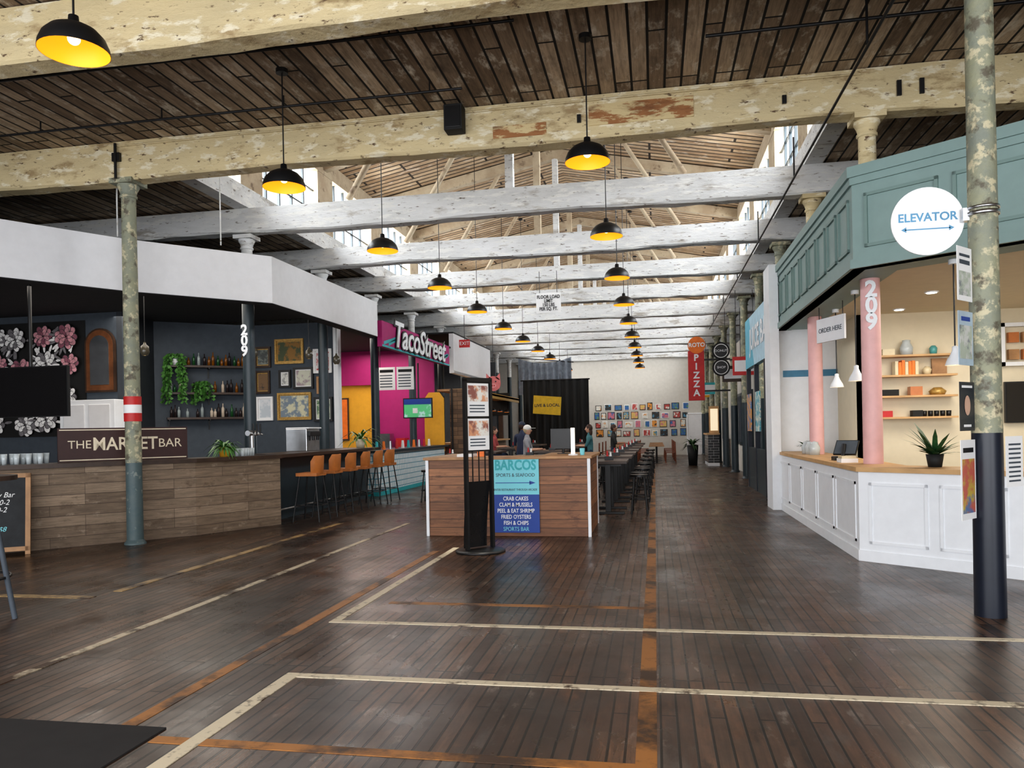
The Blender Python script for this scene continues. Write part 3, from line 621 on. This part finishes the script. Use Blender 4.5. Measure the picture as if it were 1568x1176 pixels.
for x in (-.3,.3): w=F@Vector((x,.35,0)); b.cyl(w,(w.x,w.y,3.29),.006,black,n=6)
b.done()
b=B("point_of_sale_tablet"); F=frame((2.62,11.6,1.05),-35)@Matrix.Rotation(math.radians(-35),4,'X')
b.bx(-.16,.16,.06,.3,-.012,.012,black,T=F); b.bx(-.15,.15,.07,.29,.012,.013,slate,T=F); b.cyl((2.62,11.63,1.05),(2.65,11.68,1.25),.03,black); b.cyl((2.62,11.65,1.05),(2.62,11.65,1.07),.1,black); b.done()
b=B("card_reader"); b.bx(2.35,2.45,10.9,11.1,1.05,1.1,black); b.bx(2.36,2.44,11.0,11.08,1.1,1.105,slate); b.done(.005)
b=B("glass_jar_set")
for y in (13.0,13.3,13.6): b.lathe((2.5,y,1.05),[(.001,0),(.08,0),(.09,.12),(.06,.18),(.06,.2),(.001,.22)],glass,16)
b.done()
b=B("paper_bag_stack"); b.bx(2.3,2.5,10.3,10.55,1.05,1.10,whitep); b.bx(2.31,2.48,10.32,10.53,1.10,1.13,vase[1]); b.done()
plant("agave_plant",(3.0,9.12,1.05),0,blk,30,.42,leafd,.2,.09,.028,.14).done()
plant("agave_plant",(2.6,14.3,1.05),0,offw,20,.25,leafd,.3,.07,.02,.12).done()
b=B("elevator_sign"); F=frame((2.2,6.75,3.17),0)
n=48; b.prism([(.275*math.cos(6.283*i/n),.275*math.sin(6.283*i/n)) for i in range(n)],-.012,0,whitep,T=F)
btx=M("sign_blue",(.10,.28,.45),.5); b.text("ELEVATOR",.095,F@TT(0,.03,.001),btx,bold=.002,xs=.98)
b.bx(-.17,.17,-.068,-.058,0,.002,btx,T=F)
for sx in (-1,1): b.add([(sx*.16,-.085,.002),(sx*.2,-.063,.002),(sx*.16,-.04,.002)],[(0,1,2) if sx>0 else (2,1,0)],btx,T=F)
b.bx(2.44,2.5,6.68,6.76,3.14,3.24,steel); b.lathe((2.59,6.7,3.17),[(.113,0),(.12,0),(.12,.03),(.113,.03)],steel); b.lathe((2.59,6.7,3.22),[(.113,0),(.12,0),(.12,.02),(.113,.02)],steel)
b.done()
def flyer(z0,z1,side,bg,shapes):
    b=B("event_flyer"); F=frame((2.59+side*.11,6.7-.06,z0),48 if side<0 else 40); H=z1-z0; W=.26 if side<0 else .24; xo=-W if side<0 else 0
    b.bx(xo,xo+W,0,H,-.004,0,bg,T=F)
    for i,(kind,x,y,w_,h_,mt) in enumerate(shapes):
        if kind=='b': b.bx(xo+x*W,xo+(x+w_)*W,y*H,(y+h_)*H,0,.001+.0004*i,mt,T=F)
        else: b.disc((xo+x*W,y*H),w_*W,mt,F,n=20,z=.002+.0004*i,ry=h_)
    b.done()
lb=M("flyer_lightblue",(.42,.52,.60),.5); pk2=M("flyer_peach",(.62,.40,.30),.5)
mph=worn("flyer_photo",[((.45,.50,.42),9,.45,.55),((.15,.16,.2),6,.52,.62)],.5,0,basecol=(.62,.62,.6))
mwc=worn("flyer_watercolour",[((.55,.42,.08),5,.46,.56),((.12,.2,.38),4,.52,.62)],.5,0,basecol=(.55,.14,.10))
flyer(2.48,2.9,-1,whitep,[('b',.1,.1,.8,.45,mph),('b',.15,.68,.7,.08,slate),('b',.15,.82,.7,.05,slate)])
flyer(1.98,2.4,-1,lb,[('b',.08,.12,.84,.62,mph),('b',.2,.82,.6,.08,bluep)])
flyer(1.47,1.85,-1,navy,[('d',.5,.52,.2,1.5,pk2),('b',.25,.08,.5,.05,whitep),('b',.15,.88,.7,.05,whitep)])
flyer(.78,1.4,-1,whitep,[('b',.08,.08,.84,.68,mwc),('b',.15,.84,.7,.06,black)])
flyer(1.02,1.42,1,whitep,[('b',.15,.1+.09*k,.7,.035,slate) for k in range(9)])
def pm(i,a,c): return worn("flyer_%d"%i,[(c,8,.48,.55)],.5,0,basecol=a)
# ---------------------------------------------------------------- right far stalls
b=B("blue_stall_fascia"); b.bx(2.3,2.42,15.3,20.3,2.95,4.15,M("pale_blue",(.45,.66,.78),.5)); F=frame((2.3,20.3,2.95),-90)
b.text("JUICE BAR",.7,F@TT(2.5,.6,.01),offw,bold=.02); b.prism([(0,0),(1.6,0),(.8,1.2),(0,1.2)],0,.005,M("aqua",(.1,.45,.6),.5),T=F)
b.bx(2.75,9,20.2,20.3,0,4.15,darkcol)
for y in (15.5,17.1,18.7,20.2): b.bx(2.3,2.4,y-.05,y+.05,0,2.95,navy)
for y in (15.5,17.1,18.7): b.bx(2.32,2.38,y,y+1.6,0,1.0,darkcol)
b.bx(4.5,4.6,15.1,20.2,0,4,M("teal_wall",(.06,.2,.24),.6)); b.bx(2.75,4.6,15.3,20.2,4.1,4.15,soff); b.done()
for i,(y,c1,c2) in enumerate(((16.0,(.1,.3,.6),(.8,.5,.1)),(17.7,(.1,.4,.5),(.8,.8,.7)),(19.3,(.6,.3,.1),(.1,.2,.4)))):
    b=B("wall_poster"); b.bx(2.27,2.3,y,y+.7,1.4,2.3,pm(20+i,c1,c2)); b.done()
b=B("stall_row_facade")
b.bx(2.85,2.95,20.3,43,0,4.4,farw)
for y in (21,23.5,26,32,35,38.5): b.bx(2.78,2.85,y,y+1.4,.9,2.6,darkcol); b.bx(2.76,2.8,y+.1,y+1.3,1.0,2.5,slate)
b.done()
for y,c in ((21.6,red),(24.8,woodd),(34,teal),(37.5,yellow)):
    b=B("hanging_blade_placard"); b.bx(2.1,2.75,y,y+.05,2.9,3.4,c); b.bx(2.15,2.7,y-.005,y,3.0,3.3,offw); b.cyl((2.2,y+.02,3.4),(2.2,y+.02,5.2),.008,black,n=6); b.cyl((2.65,y+.02,3.4),(2.65,y+.02,5.2),.008,black,n=6); b.done()
b=B("tiled_kiosk_counter"); b.bx(2.0,2.42,30.5,32.5,.12,1.2,btile); b.bx(2.0,2.42,30.5,32.5,0,.12,offw); b.bx(1.95,2.44,30.45,32.55,1.2,1.26,woodl)
b.bx(2.05,2.42,30.55,30.62,1.26,2.3,woodl); b.bx(2.1,2.38,30.54,30.55,1.36,2.2,E("kiosk_window_glow",(1,.85,.6),.5)); b.done()
b=B("blade_sign"); F=frame((1.2,28,2.45),0); b.bx(0,.55,0,1.75,-.1,.1,red,T=F)
for i,c in enumerate("PIZZA"): b.text(c,.32,F@TT(.275,1.5-.31*i,.102),offw,bold=.01)
n=28; b.prism([(.3+.3*math.cos(6.283*i/n),1.95+.3*math.sin(6.283*i/n)) for i in range(n)],-.08,.12,orange,T=F); b.text("ROTO",.2,F@TT(.3,1.95,.125),offw,bold=.006)
b.bx(.55,1.6,.3,.36,-.03,.03,black,T=F); b.bx(.55,1.6,1.4,1.46,-.03,.03,black,T=F); b.done()
b=B("double_disc_sign"); F=frame((2.0,24,3.3),0)
for cy in (0,.5): b.prism([(.26*math.cos(6.283*i/n),cy+.26*math.sin(6.283*i/n)) for i in range(n)],-.03,.03,blk,T=F); b.disc((0,cy),.21,whitep,F,z=.032); b.disc((0,cy),.19,black,F,z=.034)
b.text("DONUT",.1,F@TT(0,.5,.036),offw); b.text("SHOP",.1,F@TT(0,0,.036),offw); b.bx(.24,.85,.2,.24,-.02,.02,black,T=F); b.done()
plant("tall_planter",(1.45,31.2,0),0,blk,30,.7,leafd,.6,.22,.04,.8).done()
random.seed(11); b=B("poster_gallery")
pal=[(.45,.07,.06),(.05,.15,.38),(.65,.45,.15),(.04,.04,.04),(.7,.7,.65),(.15,.3,.15),(.6,.2,.25),(.1,.28,.42),(.7,.3,.06)]
pms=[worn("gallery_art_%d"%i,[(pal[(i+4)%9],6,.52,.58)],.5,0,basecol=pal[i]) for i in range(9)]
for r in range(4):
    x=-3.3+random.uniform(0,.2)
    while x<1.6:
        w=random.choice((.28,.32,.4)); h=random.choice((.36,.4,.3)); z=1.05+.48*r
        b.bx(x,x+w,YF-.02,YF,z,z+h,random.choice((whitep,black,woodd))); b.bx(x+.03,x+w-.03,YF-.03,YF-.02,z+.03,z+h-.03,random.choice(pms)); x+=w+random.uniform(.08,.25)
b.done()
b=B("door_1"); b.bx(1.75,2.6,YF-.05,YF,0,2.2,drywall); b.bx(1.7,1.76,YF-.07,YF,0,2.26,offw); b.bx(1.7,2.6,YF-.07,YF,2.2,2.27,offw); b.cyl((1.9,YF-.1,1.0),(1.9,YF-.05,1.0),.03,steel); b.done()
# ---------------------------------------------------------------- dining furniture
def table(x,y,w=.7,l=1.2,h=.95):
    b=B("high_dining_table"); b.bx(x-w/2,x+w/2,y-l/2,y+l/2,h-.05,h,woodd)
    for sy in (-1,1):
        yy=y+sy*(l/2-.15); b.bx(x-.05,x+.05,yy-.05,yy+.05,.04,h-.05,black); b.bx(x-w/2+.06,x+w/2-.06,yy-.05,yy+.05,0,.04,black); b.bx(x-w/2+.1,x+w/2-.1,yy-.04,yy+.04,h-.1,h-.05,black)
    b.done(.005)
    b=B("table_condiment_caddy"); b.bx(x-.08,x+.08,y-.05,y+.05,h,h+.07,black); b.cyl((x-.03,y,h+.07),(x-.03,y,h+.17),.022,red,.012); b.cyl((x+.03,y,h+.07),(x+.03,y,h+.15),.022,whitep,.015); b.done()
def bstool(x,y,h=.66):
    b=B("backless_stool"); b.cyl((x,y,h),(x,y,h+.04),.17,black,n=20)
    for t in (.78,2.36,3.93,5.5): b.cyl((x+.12*math.cos(t),y+.12*math.sin(t),h),(x+.2*math.cos(t),y+.2*math.sin(t),0),.016,black,n=8)
    b.lathe((x,y,.25),[(.16,0),(.18,0),(.18,.02),(.16,.02),(.16,0)],black); b.done()
for i,y in enumerate((14.4,16.6,18.8,21.2,23.8,26.5,29.5)):
    x=-.85+.02*i; table(x,y); bstool(x+.55,y-.35); bstool(x+.55,y+.35)
    if i!=5: bstool(x-.55,y-.3)
    bstool(x-.55,y+.4)
for y in (16.0,19.6,23.5,27.5):
    for x in (-2.6,-4.3):
        table(x,y,.75,1.4,1.0)
        if not(y==19.6 and x==-2.6): bstool(x-.6,y+.3)
        if not(y==23.5 and x==-2.6): bstool(x+.6,y-.3)
cmr=M("chair_redwood",(.25,.07,.03),.5)
def chair(x,y,a):
    b=B("dining_chair"); R=Matrix.Translation((x,y,0))@Matrix.Rotation(math.radians(a),4,'Z'); m=cmr
    b.bx(-.2,.2,-.2,.2,.43,.46,m,T=R)
    for sx in (-1,1):
        b.cyl(R@Vector((sx*.18,-.18,.43)),R@Vector((sx*.2,-.2,0)),.018,m,n=8); b.cyl(R@Vector((sx*.18,.2,.9)),R@Vector((sx*.19,.22,0)),.018,m,n=8)
    for z in (.6,.72,.84): b.bx(-.18,.18,.185,.21,z,z+.05,m,T=R)
    b.done()
for x,y in ((.05,33.5),(.05,35.5),(.05,37.5),(-1.6,33.5),(-1.6,35.7),(-1.6,38),(.05,39.7)):
    b=B("dining_table"); b.bx(x-.32,x+.32,y-.35,y+.35,.71,.75,wood); b.cyl((x,y,.02),(x,y,.71),.04,black); b.cyl((x,y,0),(x,y,.02),.25,black); b.done()
    chair(x+.58,y,-90); chair(x-.58,y,90)
# ---------------------------------------------------------------- people
def person(nm,x,y,rot,sit,shirt,pants,skin,hair,cap=None,seat=.7,longhair=False):
    J={}; hip=.93 if not sit else seat+.12
    def P(a,b_,c): return Vector((a,b_,c))
    J['pelvis']=P(0,0,hip); J['waist']=P(0,.0,hip+.15); J['chest']=P(0,-.01 if not sit else -.03,hip+.36); J['neck']=P(0,-.02,hip+.53); J['skull']=P(0,-.03,hip+.62)
    for s,sx in (('l',-1),('r',1)):
        J['sh'+s]=P(sx*.18,-.01,hip+.46); J['el'+s]=P(sx*.24,-.02 if not sit else -.1,hip+.2)
        J['wr'+s]=P(sx*.22,-.13,hip-.02) if not sit else P(sx*.16,-.33,hip+.21)
        J['hd'+s]=J['wr'+s]+(P(0,-.04,-.07) if not sit else P(-sx*.01,-.08,0))
        J['hp'+s]=P(sx*.09,0,hip-.05)
        if sit: J['kn'+s]=P(sx*.13,-.42,hip-.04); J['an'+s]=P(sx*.13,-.36,hip-.46); J['toe'+s]=P(sx*.13,-.52,hip-.52)
        else: J['kn'+s]=P(sx*.11,-.03,.5); J['an'+s]=P(sx*.12,.02,.09); J['toe'+s]=P(sx*.13,-.15,.035)
    bones=[('pelvis','waist',0),('waist','chest',0),('chest','neck',0),('neck','skull',2)]
    for s in 'lr': bones+=[('chest','sh'+s,0),('sh'+s,'el'+s,0),('el'+s,'wr'+s,2),('wr'+s,'hd'+s,2),('pelvis','hp'+s,1),('hp'+s,'kn'+s,1),('kn'+s,'an'+s,1),('an'+s,'toe'+s,3)]
    rad={'pelvis':.15,'waist':.13,'chest':.155,'neck':.058,'skull':.06}
    for s in 'lr': rad.update({'sh'+s:.07,'el'+s:.045,'wr'+s:.03,'hd'+s:.035,'hp'+s:.095,'kn'+s:.06,'an'+s:.04,'toe'+s:.035})
    keys=list(J); me=bpy.data.meshes.new("sk"); me.from_pydata([J[k] for k in keys],[(keys.index(a),keys.index(c)) for a,c,_ in bones],[])
    o=bpy.data.objects.new("sk",me); S.collection.objects.link(o)
    o.modifiers.new("s",'SKIN'); sv=me.skin_vertices[0].data
    for i,k in enumerate(keys): sv[i].radius=(rad[k],rad[k]*(.75 if k in('chest','waist','pelvis') else 1)); sv[i].use_root=(k=='pelvis')
    sb=o.modifiers.new("u",'SUBSURF'); sb.levels=1; bpy.context.view_layer.update()
    ev=bpy.data.meshes.new_from_object(o.evaluated_get(bpy.context.evaluated_depsgraph_get()))
    T=Matrix.Translation((x,y,0))@Matrix.Rotation(math.radians(rot),4,'Z')
    mats=[shirt,pants,skin,black]; b=B(nm); vs=[v.co.copy() for v in ev.vertices]
    groups={}
    for p in ev.polygons:
        c=p.center; best=(9,0)
        for a,d,l in bones:
            A,D=J[a],J[d]; t=max(0,min(1,(c-A).dot(D-A)/(D-A).length_squared)); dd=(c-(A+(D-A)*t)).length-rad[a]*.8
            if dd<best[0]: best=(dd,l)
        groups.setdefault(best[1],[]).append(tuple(p.vertices))
    first=True
    for l,fcs in groups.items():
        if first: b.add(vs,fcs,mats[l],True,T); first=False
        else:
            if mats[l] not in b.mats: b.mats.append(mats[l])
            k=b.mats.index(mats[l])
            for f in fcs: b.f.append(list(f)); b.mi.append(k); b.sm.append(True)
    bpy.data.objects.remove(o)
    for s,sx in (('l',-1),('r',1)):
        h=J['hd'+s]; d=(J['hd'+s]-J['wr'+s]).normalized()
        for k in range(4):
            st=h+Vector(((k-1.5)*.016,0,0)); L=(.06,.07,.066,.05)[k]
            mid=st+d*(.02+L*.5); b.tube([T@st,T@mid,T@(mid+(d+Vector((0,.3,-.6))).normalized()*L*.5)],.0085,skin,6)
        th=J['wr'+s]+d*.03; b.tube([T@th,T@(th+Vector((-sx*.035,0,0))+d*.03),T@(th+Vector((-sx*.04,0,0))+d*.06)],.0095,skin,6)
    H=J['skull']+Vector((0,-.01,.09))
    b.sph(H,.1,skin,12,(.78,.95,1.15),T=T); b.sph(H+Vector((0,-.015,-.06)),.07,skin,8,(.8,.95,.9),T=T)
    b.sph(H+Vector((0,-.1,-.015)),.016,skin,6,(.8,1,1.6),T=T)
    for sx in (-1,1):
        b.sph(H+Vector((sx*.032,-.085,.01)),.011,whitep,6,T=T); b.sph(H+Vector((sx*.032,-.094,.01)),.006,black,6,T=T); b.sph(H+Vector((sx*.08,.0,-.01)),.02,skin,6,(.5,.8,1.4),T=T)
    b.sph(H+Vector((0,-.087,-.055)),.018,red,6,(1.2,.4,.3),T=T)
    b.sph(H+Vector((0,.018,.022)),.105,hair,12,(.82,.98,1.12),T=T)
    if longhair: b.sph(H+Vector((0,.06,-.1)),.09,hair,8,(.9,.6,1.5),T=T)
    if cap: b.sph(H+Vector((0,.01,.05)),.108,cap,12,(.86,1,.85),T=T); b.bx(-.07,.07,-.2,-.06,.045,.055,cap,T=T@Matrix.Translation(H))
    b.done()
sk1=M("skin_light",(.62,.36,.25),.5); sk2=M("skin_tan",(.42,.22,.14),.5); hb=M("hair_brown",(.06,.03,.02),.6); hg=M("hair_blond",(.45,.36,.22),.6)
jean=M("denim",(.03,.05,.1),.8)
person("standing_person",-3.7,21.4,160,False,M("shirt_navy",(.03,.04,.08),.8),jean,sk2,hb,cap=M("cap_navy",(.03,.04,.07),.7))
person("seated_person",-3.3,19.8,90,True,M("shirt_grey",(.3,.3,.32),.8),jean,sk1,hg,cap=M("cap_white",(.75,.73,.7),.7)); bstool(-3.3,19.8,.7)
person("seated_person",-5.02,23.8,90,True,M("shirt_red",(.4,.08,.08),.8),jean,sk1,hb,longhair=True)
person("seated_person",-1.92,23.2,-90,True,M("shirt_teal",(.06,.18,.2),.8),jean,sk1,hb,longhair=True); bstool(-1.92,23.2,.7)
person("seated_person",-1.4,26.2,90,True,M("shirt_black",(.03,.03,.03),.8),jean,sk2,hb); bstool(-1.4,26.2,.7)
# ---------------------------------------------------------------- lights
def area(nm,loc,rot,sx,sy,p,col=(1,1,1)):
    l=bpy.data.lights.new(nm,'AREA'); l.shape='RECTANGLE'; l.size=sx; l.size_y=sy; l.energy=p; l.color=col
    o=bpy.data.objects.new(nm,l); o.location=loc; o.rotation_euler=[math.radians(r) for r in rot]; S.collection.objects.link(o)
day=(.93,.97,1.0)
area("clerestory_daylight_left",(-8.3,26.6,7.0),(68,0,-90),32,2.2,3600,day)
area("clerestory_daylight_right",(3.45,26.6,7.0),(68,0,90),32,2.2,3600,day)
area("entrance_daylight",(-2.5,-3.0,2.9),(96,0,0),20,5,1100,(.98,.98,1.0))
area("stall_light",(4.3,10.8,3.2),(0,0,0),1.5,2.5,85,(1,.92,.8))
area("bar_light",(-9.6,13.3,4.2),(0,0,0),4,4,160,(1,.92,.82))
area("taco_light",(-8.5,21.5,4.1),(0,0,0),2,4,130,(1,.9,.8))
area("bbq_light",(-9,29,4.1),(0,0,0),3,6,200,(1,.85,.7))
area("juice_light",(3.4,18,4.0),(0,0,0),1.5,3,70,(1,.9,.8))
area("far_hall_light",(-2.4,41,5.0),(20,0,0),8,1,90,(1,.97,.92))
sp=bpy.data.lights.new("floor_spot",'SPOT'); sp.energy=800; sp.spot_size=math.radians(22); sp.spot_blend=.9; sp.color=(1,.95,.85); sp.shadow_soft_size=.1
o=bpy.data.objects.new("added_floor_patch_spot",sp); o.location=(-2.0,9.9,5.15); S.collection.objects.link(o)  # spot added to make the bright patch on the floor, no fixture modelled
w=bpy.data.worlds.new("World"); S.world=w; w.use_nodes=True; w.node_tree.nodes["Background"].inputs[0].default_value=(.9,.95,1,1); w.node_tree.nodes["Background"].inputs[1].default_value=1.7
# ---------------------------------------------------------------- camera
a=math.radians(10.51); r=.02
Fw=Vector((-math.sin(a),math.cos(a),0)); R0=Vector((math.cos(a),math.sin(a),0)); Z=Vector((0,0,1))
Rr=R0*math.cos(r)-Z*math.sin(r); U=Z*math.cos(r)+R0*math.sin(r)
cam=bpy.data.cameras.new("Camera"); cam.lens=27.09; cam.sensor_width=36; cam.shift_y=.0446
co=bpy.data.objects.new("Camera",cam); S.collection.objects.link(co)
m=Matrix.Identity(4)
for j in range(3): m[j][0]=Rr[j]; m[j][1]=U[j]; m[j][2]=-Fw[j]
m[0][3],m[1][3],m[2][3]=0,0,1.55
co.matrix_world=m; S.camera=co
S.view_settings.view_transform='Standard'
try: S.view_settings.look='Medium High Contrast'
except Exception: pass
